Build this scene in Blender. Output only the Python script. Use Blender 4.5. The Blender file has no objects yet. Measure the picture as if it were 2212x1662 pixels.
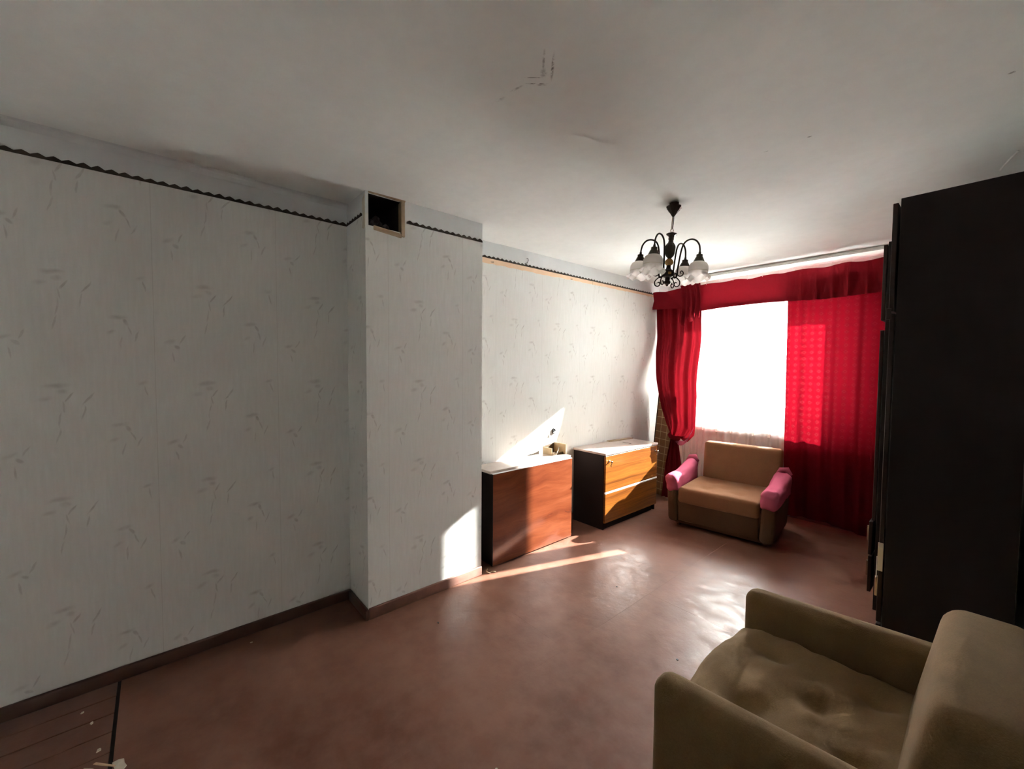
import bpy, bmesh, math, random
from mathutils import Vector, Matrix, noise
R = math.radians
random.seed(7)
sc = bpy.context.scene
col = sc.collection

# ------------------------------------------------------------------ camera, sky, sun, exposure
FPX, YAW, PITCH, ROLL, CAMZ = 892.5, R(49.19), R(-2.459), R(0.3855), 1.502
cam = bpy.data.cameras.new('camera'); cam_o = bpy.data.objects.new('camera', cam); col.objects.link(cam_o)
cam.sensor_fit = 'HORIZONTAL'; cam.sensor_width = 36.0; cam.lens = FPX / 2212 * 36.0; cam.clip_start = 0.02
_f = Vector((-math.sin(YAW)*math.cos(PITCH), math.cos(YAW)*math.cos(PITCH), math.sin(PITCH)))
_r = Vector((math.cos(YAW), math.sin(YAW), 0)); _u = _r.cross(_f)
_r2 = _r*math.cos(ROLL)+_u*math.sin(ROLL); _u2 = -_r*math.sin(ROLL)+_u*math.cos(ROLL)
cam_o.matrix_world = Matrix(((_r2.x, _u2.x, -_f.x, 0), (_r2.y, _u2.y, -_f.y, 0), (_r2.z, _u2.z, -_f.z, CAMZ), (0, 0, 0, 1)))
sc.camera = cam_o

SUN_DIR = Vector((-0.343, -1.0, -0.49)).normalized()
world = bpy.data.worlds.new('sky'); sc.world = world; world.use_nodes = True
wt = world.node_tree; wt.nodes.clear()
wo = wt.nodes.new('ShaderNodeOutputWorld'); wb = wt.nodes.new('ShaderNodeBackground')
wb.inputs[0].default_value = (1.0, 0.985, 0.965, 1); wb.inputs[1].default_value = 11.5      # even, hazy white sky
wt.links.new(wb.outputs[0], wo.inputs[0])
sun = bpy.data.lights.new('sun', 'SUN'); sun.energy = 15.0; sun.angle = R(0.6); sun.color = (1.0, 0.97, 0.935)
sun_o = bpy.data.objects.new('sun', sun); col.objects.link(sun_o)
sun_o.rotation_euler = SUN_DIR.to_track_quat('-Z', 'Y').to_euler(); sun_o.location = (2, 12, 8)

sc.view_settings.view_transform = 'Standard'; sc.view_settings.look = 'None'
sc.view_settings.gamma = 1.0; sc.view_settings.use_curve_mapping = False
sc.cycles.use_light_tree = False
sc.cycles.max_bounces = 8
sc.cycles.adaptive_threshold = 0.03
sc.view_settings.exposure = 2.8

# ------------------------------------------------------------------ mesh helpers
WM = {}
def wm(o): return WM.get(o.name, Matrix.Identity(4)) if o else Matrix.Identity(4)

class MB:
    def __init__(s): s.v = []; s.f = []; s.m = []; s.sm = []; s.fuv = {}
    def add(s, verts, faces, mi=0, smooth=False):
        b = len(s.v); s.v += [Vector(v) for v in verts]
        for f in faces: s.f.append([b+i for i in f]); s.m.append(mi); s.sm.append(smooth)
        return s
    def box(s, x0, x1, y0, y1, z0, z1, mi=0):
        v = [(x, y, z) for z in (z0, z1) for y in (y0, y1) for x in (x0, x1)]
        return s.add(v, [(0,2,3,1),(4,5,7,6),(0,1,5,4),(2,6,7,3),(0,4,6,2),(1,3,7,5)], mi)
    def bbox(s, x0, x1, y0, y1, z0, z1, bev=0.003, seg=1, mi=0):
        bm = bmesh.new(); bmesh.ops.create_cube(bm, size=1)
        for v in bm.verts: v.co = Vector((x0+(v.co.x+.5)*(x1-x0), y0+(v.co.y+.5)*(y1-y0), z0+(v.co.z+.5)*(z1-z0)))
        bmesh.ops.bevel(bm, geom=bm.edges[:], offset=bev, segments=seg, affect='EDGES', profile=.5)
        return s.frombm(bm, mi, seg > 1)
    def frombm(s, bm, mi=0, smooth=False):
        bm.verts.index_update()
        s.add([v.co.copy() for v in bm.verts], [[v.index for v in f.verts] for f in bm.faces], mi, smooth); bm.free(); return s
    def tube(s, pts, r, seg=8, mi=0, caps=True, smooth=True):
        pts = [Vector(p) for p in pts]; n = len(pts); rr = r if isinstance(r, (list, tuple)) else [r]*n
        vs = []; up = None
        for i, p in enumerate(pts):
            t = (pts[min(i+1, n-1)]-pts[max(i-1, 0)]).normalized()
            if up is None: up = t.orthogonal().normalized()
            up = (up - t*up.dot(t)); up = up.normalized() if up.length > 1e-6 else t.orthogonal().normalized()
            w = t.cross(up)
            vs += [p+(up*math.cos(2*math.pi*k/seg)+w*math.sin(2*math.pi*k/seg))*rr[i] for k in range(seg)]
        fs = [(i*seg+k, i*seg+(k+1) % seg, (i+1)*seg+(k+1) % seg, (i+1)*seg+k) for i in range(n-1) for k in range(seg)]
        if caps: fs += [tuple(reversed(range(seg))), tuple((n-1)*seg+k for k in range(seg))]
        return s.add(vs, fs, mi, smooth)
    def lathe(s, prof, seg=20, c=(0, 0, 0), mi=0, smooth=True, fn=None):
        vs = []
        for r, z in prof:
            for k in range(seg):
                a = 2*math.pi*k/seg
                rr, zz = (r, z) if fn is None else fn(r, z, a)
                vs.append((c[0]+rr*math.cos(a), c[1]+rr*math.sin(a), c[2]+zz))
        n = len(prof)
        fs = [(i*seg+k, (i+1)*seg+k, (i+1)*seg+(k+1) % seg, i*seg+(k+1) % seg) for i in range(n-1) for k in range(seg)]
        return s.add(vs, fs, mi, smooth)
    def prism(s, poly, d, mi=0):      # poly: list of 3D points (planar), d: extrusion vector
        n = len(poly); d = Vector(d); p = [Vector(q) for q in poly]
        return s.add(p+[q+d for q in p], [tuple(reversed(range(n))), tuple(n+i for i in range(n))]+[(i, (i+1) % n, n+(i+1) % n, n+i) for i in range(n)], mi)
    def grid(s, fn, nu, nv, mi=0, smooth=True):
        vs = [fn(i/nu, j/nv) for j in range(nv+1) for i in range(nu+1)]
        fs = [(j*(nu+1)+i, j*(nu+1)+i+1, (j+1)*(nu+1)+i+1, (j+1)*(nu+1)+i) for j in range(nv) for i in range(nu)]
        return s.add(vs, fs, mi, smooth)
    def rbox(s, x0, x1, y0, y1, z0, z1, r=.03, cuts=10, disp=None, mi=0, power=1.7):
        bm = bmesh.new(); bmesh.ops.create_cube(bm, size=2)
        bmesh.ops.subdivide_edges(bm, edges=bm.edges[:], cuts=cuts, use_grid_fill=True)
        c = Vector(((x0+x1)/2, (y0+y1)/2, (z0+z1)/2)); h = Vector(((x1-x0)/2, (y1-y0)/2, (z1-z0)/2))
        for v in bm.verts:
            q = Vector([math.copysign(1-(1-min(abs(t), 1))**power, t) for t in v.co])
            q = Vector((q.x*h.x, q.y*h.y, q.z*h.z))
            inn = Vector([max(-(h[k]-r), min(h[k]-r, q[k])) for k in range(3)])
            d = q-inn
            if d.length > 1e-9: q = inn+d.normalized()*r
            q = q+c
            if disp: q = Vector(disp(q))
            v.co = q
        return s.frombm(bm, mi, True)
    def xf(s, fn):
        s.v = [Vector(fn(v)) for v in s.v]; return s
    def build(s, name, mats, parent=None, local=False, uvscale=1.0):
        if not isinstance(mats, (list, tuple)): mats = [mats]
        M = wm(parent); Mi = M.inverted()
        vs = [v if local or not parent else Mi @ v for v in s.v]
        me = bpy.data.meshes.new(name); me.from_pydata([tuple(v) for v in vs], [], s.f)
        for m in mats: me.materials.append(m)
        me.polygons.foreach_set('material_index', s.m); me.polygons.foreach_set('use_smooth', s.sm)
        uv = me.uv_layers.new(name='UVMap'); me.update()
        src = s.v
        for p in me.polygons:
            idx = [me.loops[i].vertex_index for i in p.loop_indices]
            a, b, c = src[idx[0]], src[idx[1]], src[idx[2]]
            nrm = (b-a).cross(c-a)
            if len(idx) > 3 and nrm.length < 1e-12: nrm = (c-a).cross(src[idx[3]]-a)
            k = max(range(3), key=lambda t: abs(nrm[t]))
            for li, vi in zip(p.loop_indices, idx):
                q = src[vi]
                uv.data[li].uv = ((q.y, q.z) if k == 0 else (q.x, q.z) if k == 1 else (q.x, q.y))
        me.validate(); 
        o = bpy.data.objects.new(name, me); col.objects.link(o)
        if parent: o.parent = parent
        WM[o.name] = M
        return o

def tag(o, label=None, cat=None, group=None, kind=None):
    if label: o['label'] = label
    if cat: o['category'] = cat
    if group: o['group'] = group
    if kind: o['kind'] = kind
    return o
def empty(name, loc, rot=(0, 0, 0)):
    o = bpy.data.objects.new(name, None); col.objects.link(o); o.location = loc; o.rotation_euler = rot
    o.empty_display_size = .1
    from mathutils import Euler
    WM[o.name] = Matrix.Translation(loc) @ Euler(rot).to_matrix().to_4x4()
    return o

# ------------------------------------------------------------------ material helpers
class NT:
    def __init__(s, name):
        s.mat = bpy.data.materials.new(name); s.mat.use_nodes = True; s.t = s.mat.node_tree; s.t.nodes.clear()
        s.out = s.t.nodes.new('ShaderNodeOutputMaterial')
    def n(s, typ, ins=None, **props):
        nd = s.t.nodes.new('ShaderNode'+typ)
        for k, v in props.items(): setattr(nd, k, v)
        for k, v in (ins or {}).items():
            sk = nd.inputs[k]
            if isinstance(v, bpy.types.NodeSocket): s.t.links.new(v, sk)
            else:
                if hasattr(sk.default_value, '__len__') and len(sk.default_value) == 4 and len(v) == 3: v = (*v, 1)
                sk.default_value = v
        return nd
    def math(s, op, a, b=0.0, c=0.0, clamp=False): return s.n('Math', {0: a, 1: b, 2: c}, operation=op, use_clamp=clamp).outputs[0]
    def vmath(s, op, a, b=(0, 0, 0)): return s.n('VectorMath', {0: a, 1: b}, operation=op)
    def uv(s): return s.n('UVMap', uv_map='UVMap').outputs[0]
    def obj(s): return s.n('TexCoord').outputs['Object']
    def geo(s): return s.n('NewGeometry').outputs['Position']
    def mapping(s, v, loc=(0, 0, 0), rot=(0, 0, 0), scale=(1, 1, 1), typ='POINT'):
        return s.n('Mapping', {'Vector': v, 'Location': loc, 'Rotation': rot, 'Scale': scale}, vector_type=typ).outputs[0]
    def noise(s, v, scale=5, detail=4, rough=.55, dist=0): return s.n('TexNoise', {'Vector': v, 'Scale': scale, 'Detail': detail, 'Roughness': rough, 'Distortion': dist}).outputs
    def ramp(s, f, stops, interp='LINEAR'):
        nd = s.n('ValToRGB', {0: f}); cr = nd.color_ramp; cr.interpolation = interp
        while len(cr.elements) < len(stops): cr.elements.new(.5)
        for e, (p, c) in zip(cr.elements, stops): e.position = p; e.color = (*c, 1) if len(c) == 3 else c
        return nd.outputs[0]
    def rng(s, v, a, b, c=0., d=1., smooth=False): return s.n('MapRange', {0: v, 1: a, 2: b, 3: c, 4: d}, interpolation_type='SMOOTHSTEP' if smooth else 'LINEAR').outputs[0]
    def mix(s, f, a, b, blend='MIX'):
        nd = s.t.nodes.new('ShaderNodeMix'); nd.data_type = 'RGBA'; nd.blend_type = blend
        for k, v in ((0, f), (6, a), (7, b)):
            if isinstance(v, bpy.types.NodeSocket): s.t.links.new(v, nd.inputs[k])
            else: nd.inputs[k].default_value = v if k == 0 else ((*v, 1) if len(v) == 3 else v)
        return nd.outputs[2]
    def bump(s, h, strength=.3, dist=.005, normal=None):
        ins = {'Strength': strength, 'Distance': dist, 'Height': h}
        if normal: ins['Normal'] = normal
        return s.n('Bump', ins).outputs[0]
    def bsdf(s, color, rough=.6, normal=None, **kw):
        ins = {'Base Color': color, 'Roughness': rough}
        if normal: ins['Normal'] = normal
        ins.update(kw)
        return s.n('BsdfPrincipled', ins).outputs[0]
    def done(s, shader):
        s.t.links.new(shader, s.out.inputs[0]); return s.mat
    def ell(s, v, cx, cy, rx, ry, ang, soft=.5, amt=1.0):
        c, n = math.cos(R(ang)), math.sin(R(ang))
        A, B_ = (c/rx, n/rx, 0), (-n/ry, c/ry, 0)
        d1 = s.vmath('DOT_PRODUCT', v, A).outputs['Value']; d2 = s.vmath('DOT_PRODUCT', v, B_).outputs['Value']
        q = s.n('CombineXYZ', {0: d1, 1: d2}).outputs[0]
        l = s.vmath('DISTANCE', q, ((c*cx+n*cy)/rx, (-n*cx+c*cy)/ry, 0)).outputs['Value']
        return s.rng(l, 1.0, 1.0-soft, 0., amt, True)
    def diff(s, color, normal=None):
        ins = {'Color': color, 'Roughness': .3}
        if normal: ins['Normal'] = normal
        return s.n('BsdfDiffuse', ins).outputs[0]

def simple(name, color, rough=.6, nscale=0, namt=.15, bump=0, **kw):
    t = NT(name); c = color; nrm = None
    if nscale:
        nz = t.noise(t.obj(), nscale, 5)
        c = t.mix(nz[0], tuple(k*(1-namt) for k in color), tuple(min(1, k*(1+namt)) for k in color))
        if bump: nrm = t.bump(nz[0], bump, .004)
    return t.done(t.bsdf(c, rough, nrm, **kw))

def wallpaper():
    t = NT('wallpaper'); uv = t.uv()
    w = t.noise(uv, 9, 2); wv = t.vmath('SUBTRACT', w[1], (.5, .5, .5)).outputs[0]
    wv = t.vmath('MULTIPLY', wv, (.030, .030, 0)).outputs[0]
    uvw = t.vmath('ADD', uv, wv).outputs[0]
    sx = t.n('SeparateXYZ', {0: uvw}).outputs
    TW, TH = .53, .50
    tu = t.math('MULTIPLY', t.math('FRACT', t.math('DIVIDE', t.math('ADD', sx[0], 10.6), TW)), TW)
    tv = t.math('MULTIPLY', t.math('FRACT', t.math('DIVIDE', t.math('ADD', sx[1], 10.0), TH)), TH)
    p = t.n('CombineXYZ', {0: tu, 1: tv}).outputs[0]
    E_ = []
    for a in ((.200,.405,.050,.016,4,.95,.95),(.215,.380,.018,.022,80,.8,.7),(.165,.350,.034,.017,18,.95,.7),(.236,.352,.0055,.030,-32,.5,1.),(.222,.312,.004,.030,10,.5,.8),
              (.212,.255,.0045,.045,-8,.5,.7),(.203,.185,.0045,.040,-14,.5,.7),(.300,.345,.0055,.042,-34,.5,1.),(.284,.285,.0045,.036,-8,.5,.85),
              (.400,.222,.042,.015,8,.95,.95),(.428,.203,.009,.022,30,.6,1.),(.443,.165,.0045,.030,18,.5,.9),(.380,.150,.026,.013,30,.95,.7),(.412,.100,.0045,.040,-6,.5,.7),(.466,.135,.0045,.035,-20,.5,.8),
              (.060,.112,.034,.014,22,.95,.8),(.088,.088,.010,.018,50,.6,.9),(.075,.042,.0045,.032,10,.5,.8),(.108,.125,.005,.030,-26,.5,.8),(.485,.412,.028,.013,20,.95,.7),(.497,.375,.0045,.032,12,.5,.8)): E_.append(a)
    tot = None
    for a in E_:
        e = t.ell(p, *a); tot = e if tot is None else t.math('MAXIMUM', tot, e)
    var = t.rng(t.noise(uv, 30, 2)[0], .3, .65, .45, 1.0)
    msk = t.math('MULTIPLY', tot, var)
    # embossed fibre streaks of the paper, patchy age stain
    st = t.noise(t.vmath('MULTIPLY', uv, (70, 7, 1)).outputs[0], 1.0, 2)[0]
    blot = t.noise(uv, 1.7, 2)[0]
    base = t.mix(t.rng(st, .35, .7), (.725, .725, .695), (.765, .765, .74))
    base = t.mix(t.rng(blot, .35, .7, 0, .35), base, (.68, .665, .61))
    # paper roll joint every .53 m
    ju = t.math('ABSOLUTE', t.math('SUBTRACT', t.math('FRACT', t.math('DIVIDE', t.math('ADD', t.n('SeparateXYZ', {0: uv}).outputs[0], 10.6), TW)), .5))
    jm = t.rng(ju, .4965, .4995, 0, .35)
    c = t.mix(t.math('MULTIPLY', msk, .55), base, (.40, .365, .335))
    c = t.mix(jm, c, (.42, .38, .34))
    return t.done(t.diff(c))

def plaster(name='plaster', base=(.76, .76, .74), marks=False):
    t = NT(name); P = t.geo()
    a = t.noise(P, 1.1, 2)[0]; b = t.noise(P, 14, 3)[0]
    c = t.mix(t.rng(a, .3, .7), tuple(k*.93 for k in base), tuple(min(1, k*1.05) for k in base))
    c = t.mix(t.rng(b, .4, .75, 0, .16), c, tuple(k*.78 for k in base))
    if marks:
        tot = None
        for m in ((-.992,1.026,.007,.080,48,.8,.85),(-.990,.982,.006,.066,48,.8,.55),(-1.030,1.022,.016,.030,48,.8,.45),(-1.085,1.040,.050,.0045,49,.7,.8),(-1.070,1.010,.045,.0035,49,.7,.6),(-1.080,1.055,.030,.005,49,.8,.6),
                  (-1.150,1.005,.040,.008,10,.9,.45),(-1.235,.998,.030,.012,10,.9,.35),(-.546,2.160,.014,.009,0,.7,.8),(-.714,2.156,.014,.006,0,.7,.6),(.011,2.206,.014,.009,0,.7,.7)):
            e = t.ell(P, *m[:5], m[5], m[6]); tot = e if tot is None else t.math('MAXIMUM', tot, e)
        brk = t.rng(t.noise(P, 60, 3)[0], .40, .56)
        tot = t.math('MULTIPLY', tot, brk)
        soot = t.ell(P, -1.30, 2.40, .13, .10, 20, .9, .55)     # soot round the lamp's ceiling hook
        c = t.mix(t.math('MAXIMUM', tot, soot), c, (.13, .115, .10))
    return t.done(t.diff(c))

def floor_paint(name='floor_paint', dark=1.0):
    t = NT(name); P = t.geo()
    a = t.noise(P, 1.6, 3, .6)[0]; b = t.noise(P, 10, 4, .65)[0]
    c0 = tuple(k*dark for k in (.150, .060, .038)); c1 = tuple(k*dark for k in (.245, .112, .076))
    c = t.mix(t.rng(a, .34, .68), c0, c1)
    c = t.mix(t.rng(b, .4, .8, 0, .42), c, tuple(k*dark for k in (.31, .175, .13)))       # dusty scuffs
    c = t.mix(t.math('MULTIPLY', t.rng(b, .5, .25), t.rng(a, .42, .70, 0, .10)), c, tuple(k*dark for k in (.115, .06, .042)))  # worn dark spots
    rough = t.rng(b, .35, .7, .33, .55)
    nrm = t.bump(b, .20, .012)
    return t.done(t.bsdf(c, rough, nrm, **{'Specular IOR Level': .28}))

def wood(name, c0, c1, c2, along=.5, across=9., warp=.25, rough=.2, coat=.6, fine=120., streak=.4, cr_=.3, cior=1.5):
    """veneer: grain runs along world Y, varies up Z"""
    t = NT(name); P = t.geo()
    big = t.noise(t.mapping(P, scale=(1, .9, 1.6)), 2.0, 2, .5)
    sx = t.n('SeparateXYZ', {0: P}).outputs
    zz = t.math('ADD', sx[2], t.math('MULTIPLY', big[0], warp))
    v = t.n('CombineXYZ', {0: sx[0], 1: t.math('MULTIPLY', sx[1], along), 2: t.math('MULTIPLY', zz, across)}).outputs[0]
    g = t.noise(v, 1.6, 5, .62)[0]
    fi = t.noise(t.n('CombineXYZ', {0: sx[0], 1: t.math('MULTIPLY', sx[1], 5.), 2: t.math('MULTIPLY', zz, fine)}).outputs[0], 1.0, 2)[0]
    c = t.ramp(g, [(.30, c0), (.50, c1), (.72, c2)])
    c = t.mix(t.rng(fi, .42, .68, 0, streak), c, c0)
    return t.done(t.bsdf(c, rough, None, **{'Coat Weight': coat, 'Coat Roughness': cr_, 'Coat IOR': cior}))

def fabric(name, color, dk=.75, scale=260., sheen=.06):
    t = NT(name); P = t.obj()
    a = t.noise(P, 7, 4)[0]; b = t.noise(P, scale, 3, .7)[0]; m = t.noise(P, 28, 4)[0]
    c = t.mix(t.rng(a, .3, .7), tuple(k*dk for k in color), color)
    c = t.mix(t.rng(b, .35, .7, 0, .5), c, tuple(k*.55 for k in color))
    nrm = t.bump(t.math('ADD', b, m), .45, .003)
    return t.done(t.bsdf(c, .92, nrm, **{'Sheen Weight': sheen, 'Sheen Roughness': .5, 'Specular IOR Level': .15}))

def cloth(name, color, trans, tw=.5, hole=0., pattern=False, nrmscale=140):
    t = NT(name); uv = t.uv(); c = color; tc = trans
    nz = t.noise(uv, nrmscale, 3)[0]; big = t.noise(uv, 6, 3)[0]
    if pattern:    # woven sprigs in upright rows
        sx = t.n('SeparateXYZ', {0: uv}).outputs
        cu = t.math('SUBTRACT', t.math('FRACT', t.math('DIVIDE', sx[0], .062)), .5)
        cv = t.math('SUBTRACT', t.math('FRACT', t.math('DIVIDE', sx[1], .058)), .5)
        d = t.math('ADD', t.math('ABSOLUTE', cu), t.math('ABSOLUTE', cv))
        ring = t.rng(t.math('ABSOLUTE', t.math('SUBTRACT', d, .22)), .10, .03, 0, .14, True)
        c = t.mix(ring, color, tuple(min(1, k*1.6+.02) for k in color)); tc = t.mix(ring, trans, tuple(min(1, k*1.2+.02) for k in trans))
    c = t.mix(t.rng(big, .3, .7, 0, .35), c, tuple(k*.7 for k in color))
    nrm = t.bump(nz, .2, .002)
    d = t.n('BsdfDiffuse', {'Color': c, 'Normal': nrm}).outputs[0]; g = t.n('BsdfTranslucent', {'Color': tc}).outputs[0]
    sh = t.n('MixShader', {0: tw, 1: d, 2: g}).outputs[0]
    if hole:
        tr = t.n('BsdfTransparent').outputs[0]; sh = t.n('MixShader', {0: hole, 1: sh, 2: tr}).outputs[0]
    return t.done(sh)

def glass_pane():
    t = NT('window_glass')
    fr = t.n('Fresnel', {'IOR': 1.45}).outputs[0]
    tr = t.n('BsdfTransparent', {'Color': (.93, .95, .94)}).outputs[0]; gl = t.n('BsdfGlossy', {'Roughness': .02}).outputs[0]
    return t.done(t.n('MixShader', {0: fr, 1: tr, 2: gl}).outputs[0])

def plaid():
    t = NT('plaid_cloth'); uv = t.uv(); sx = t.n('SeparateXYZ', {0: uv}).outputs
    a = t.math('ABSOLUTE', t.math('SUBTRACT', t.math('FRACT', t.math('DIVIDE', sx[0], .075)), .5))
    b = t.math('ABSOLUTE', t.math('SUBTRACT', t.math('FRACT', t.math('DIVIDE', sx[1], .085)), .5))
    l = t.math('MAXIMUM', t.rng(a, .46, .475), t.rng(b, .46, .475))
    c = t.mix(t.noise(uv, 200, 2)[0], (.20, .085, .035), (.30, .14, .06))
    c = t.mix(t.math('MULTIPLY', l, .8), c, (.68, .50, .28))
    return t.done(t.bsdf(c, .85))

M = dict(
    paper=wallpaper(), plaster=plaster(), ceil=plaster('ceiling_paint', (.83, .845, .82)), ceil_m=plaster('marked_ceiling_paint', (.83, .845, .82), True),
    frieze=plaster('frieze_paint', (.70, .715, .71)), soot=simple('soot', (.018, .015, .014), .95, 20, .6, .5), rubble=simple('sooty_rubble', (.10, .085, .08), .9, 30, .6, .6),
    floor=floor_paint(), plank=floor_paint('plank_paint', .82), base=simple('brown_gloss_paint', (.085, .040, .028), .35, 12, .35, .2),
    base_w=simple('worn_brown_paint', (.21, .105, .08), .42, 14, .4, .3), gap=simple('dark_joint', (.012, .009, .008), .9),
    border=simple('dark_brown_border', (.045, .032, .022), .7, 30, .3), bare=simple('bare_yellowed_strip', (.74, .52, .34), .8, 12, .12),
    oldwood=simple('raw_old_wood', (.36, .26, .17), .8, 22, .35, .4),
    white=simple('white_aged_paint', (.80, .80, .77), .7, 8, .05, **{'Specular IOR Level': .2}), glass=glass_pane(), outer=simple('outer_render', (.5, .48, .45), .9),
    ground=simple('pale_ground', (.86, .87, .88), .95), brown=fabric('brown_upholstery', (.27, .170, .080)), brown2=fabric('brown_upholstery_smooth', (.29, .138, .068), .85, 320, .04),
    brown_d=fabric('dark_brown_upholstery', (.13, .068, .038), .85, 320, .02), pink=cloth('pink_cover_cloth', (.56, .125, .20), (.55, .12, .18), .12, 0, False, 60), 
    red=cloth('red_curtain_cloth', (.20, .008, .016), (.048, .0007, .0023), .5, 0, True), val=cloth('red_valance_cloth', (.24, .014, .022), (.14, .004, .008), .18),
    tulle=cloth('white_tulle', (.82, .82, .80), (.88, .88, .86), .6, .60), lace=cloth('white_lace', (.85, .84, .84), (.85, .85, .85), .5, .15),
    dark=simple('dark_brown_laminate', (.016, .009, .009), .55, 5, .25, **{'Specular IOR Level': .25}), darkfront=simple('dark_lacquer_front', (.028, .014, .011), .4, 5, .25, **{'Specular IOR Level': .35}), metal=simple('bright_metal', (.72, .72, .70), .3, Metallic=1.0),
    nickel=simple('nickel', (.6, .55, .48), .22, Metallic=1.0), pale_edge=simple('pale_plastic_edge', (.80, .78, .80), .35),
    wood=wood('red_walnut_veneer', (.105, .022, .009), (.165, .040, .015), (.22, .062, .025), .8, 8, .22, .25, 1.0, 70, .25, .12, 1.6),
    zebra=wood('orange_zebrano_veneer', (.105, .028, .004), (.235, .076, .010), (.31, .110, .016), .5, 34, .05, .2, .6, 200, .4),
    top=wood('pale_veneer_top', (.40, .30, .26), (.52, .42, .37), (.60, .50, .45), .5, 3, .3, .16, .6, 30, .3),
    bronze=simple('dark_bronze', (.045, .032, .026), .42, 30, .3, .2, Metallic=.7), brass=simple('aged_brass', (.42, .25, .07), .32, Metallic=.8), amber=simple('amber_bead', (.50, .24, .05), .15, **{'Coat Weight': .6}),
    shade=cloth('frosted_glass', (.70, .66, .63), (.80, .76, .72), .5), plaid=plaid(), black=simple('black_plastic', (.015, .014, .014), .4),
    card=simple('cardboard', (.36, .25, .14), .85, 18, .2), card_d=simple('dark_card_inside', (.10, .065, .035), .9, 30, .5), cream=simple('cream_piece', (.62, .56, .46), .8, 40, .2),
)

# ------------------------------------------------------------------ room shell
XL, XC, YC0, YC1, H = -2.66, -2.36, .925, 1.755, 2.5
YB, YW, YO = -1.9, 4.85, 5.25            # back wall, window wall inner and outer face
XR, XR2, YSTEP = .13, 1.15, 2.3          # pier behind the wardrobes, wider part of the room beside the camera
ZB = 2.375                               # height of the zigzag border
def st(o): return tag(o, kind='structure')

fl = st(MB().box(XL-.2, XR2+.2, YB-.2, YO, -.12, -.006).build('floor', M['gap']))
SH = []   # painted hardboard sheets, painted planks behind the dark joint
xs = [XL, -1.43, -.20, XR2]
for i in range(3):
    x0, x1 = xs[i], xs[i+1]
    ys = [-.155, 1.62, 3.4, YW] if i % 2 == 0 else [-.155, 2.45, YW]
    for a, b in zip(ys, ys[1:]):
        e = .0002
        MB().box(x0+e, x1-e, a+e, b-e, -.006, 0).build('hardboard_sheet', M['floor'], fl)
x = XL
while x < XR2-.01:
    MB().bbox(x+.002, min(x+.118, XR2), YB, -.168, -.012, -.003, .0015).build('floor_plank', M['plank'], fl); x += .12

ce = st(MB().box(XL-.2, XR2+.2, YB-.2, YO, H+.02, H+.2).build('ceiling', M['ceil']))
def slab(y0, y1, z, cells):       # underside cut where soot marks sit, all one flush face
    m = MB(); xa = sorted({XL, XR2, *[k for q in cells for k in q[:2]]}); ya = sorted({y0, y1, *[k for q in cells for k in q[2:]]})
    for a, b in zip(xa, xa[1:]):
        for c_, d in zip(ya, ya[1:]):
            mk = any(q[0]-1e-6 <= a and b <= q[1]+1e-6 and q[2]-1e-6 <= c_ and d <= q[3]+1e-6 for q in cells)
            m.add([(a, c_, z), (a, d, z), (b, d, z), (b, c_, z)], [(0, 1, 2, 3)], 1 if mk else 0)
    m.add([(XL, y0, z), (XR2, y0, z), (XR2, y1, z), (XL, y1, z)]+[(XL, y0, H+.02), (XR2, y0, H+.02), (XR2, y1, H+.02), (XL, y1, H+.02)], [(0, 1, 5, 4), (1, 2, 6, 5), (2, 3, 7, 6), (3, 0, 4, 7)])
    return m.build('ceiling_slab', [M['ceil'], M['ceil_m']], ce)
slab(YB, 2.149, H, [(-1.35, -.80, .85, 1.35)])
slab(2.151, YW, H+.003, [(-1.5, -1.1, 2.25, 2.6), (-.80, .12, 2.151, 2.25)])

wl = st(MB().box(XL-.2, XL, YB-.2, YO, 0, ZB).build('wall_left', M['paper']))
MB().box(XL-.2, XL, YB-.2, YO, ZB, H+.01).build('frieze', M['frieze'], wl)
# cove where left wall meets ceiling
MB().prism([(XL, YB, H-.03), (XL+.007, YB, H-.012), (XL+.014, YB, H-.004), (XL+.03, YB, H), (XL, YB, H)], (0, YC0-YB, 0)).build('cove', M['frieze'], wl)

# chimney breast with the open soot hole at its top left corner
HY0, HY1, HZ0, HZ1, HX = .943, 1.150, 2.308, 2.488, -2.60
c = MB()
c.box(XL, XC, YC0, YC1, 0, HZ0, 0)
c.box(XL, HX, YC0, HY1, HZ0, H, 1)
c.box(HX, XC, YC0, HY0, HZ0, ZB, 0).box(HX, XC, YC0, HY0, ZB, H, 1)
c.box(XL, XC, HY1, YC1, HZ0, ZB, 0).box(XL, XC, HY1, YC1, ZB, H, 1)
c.box(HX, XC, HY0, HY1, HZ1, H, 1)
ch = st(c.build('wall_chimney', [M['paper'], M['frieze']]))
hb = MB(); e = .003
for q in ((HX, HX+e, HY0, HY1, HZ0, HZ1), (HX, XC-.004, HY0, HY0+e, HZ0, HZ1), (HX, XC-.02, HY1-e, HY1, HZ0, HZ1), (HX, XC-.004, HY0, HY1, HZ0, HZ0+e), (HX, XC-.004, HY0, HY1, HZ1-e, HZ1)): hb.box(*q)
hb.build('soot_lining', M['soot'], ch)
for i in range(7):
    bm = bmesh.new(); bmesh.ops.create_icosphere(bm, subdivisions=1, radius=random.uniform(.018, .036))
    cx, cy, cz = -2.55+random.uniform(-.02, .05), HY0+.06+i*.018, HZ0+.03+random.uniform(0, .08)*(1-abs(i-3)/5)
    for v in bm.verts: v.co = v.co*random.uniform(.7, 1.2)+Vector((cx, cy, cz))
    MB().frombm(bm).build('brick_rubble', M['rubble'], ch)
fb = MB().bbox(XC-.03, XC+.010, HY1-.004, HY1+.022, HZ0-.026, HZ1+.004, .003)
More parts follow.
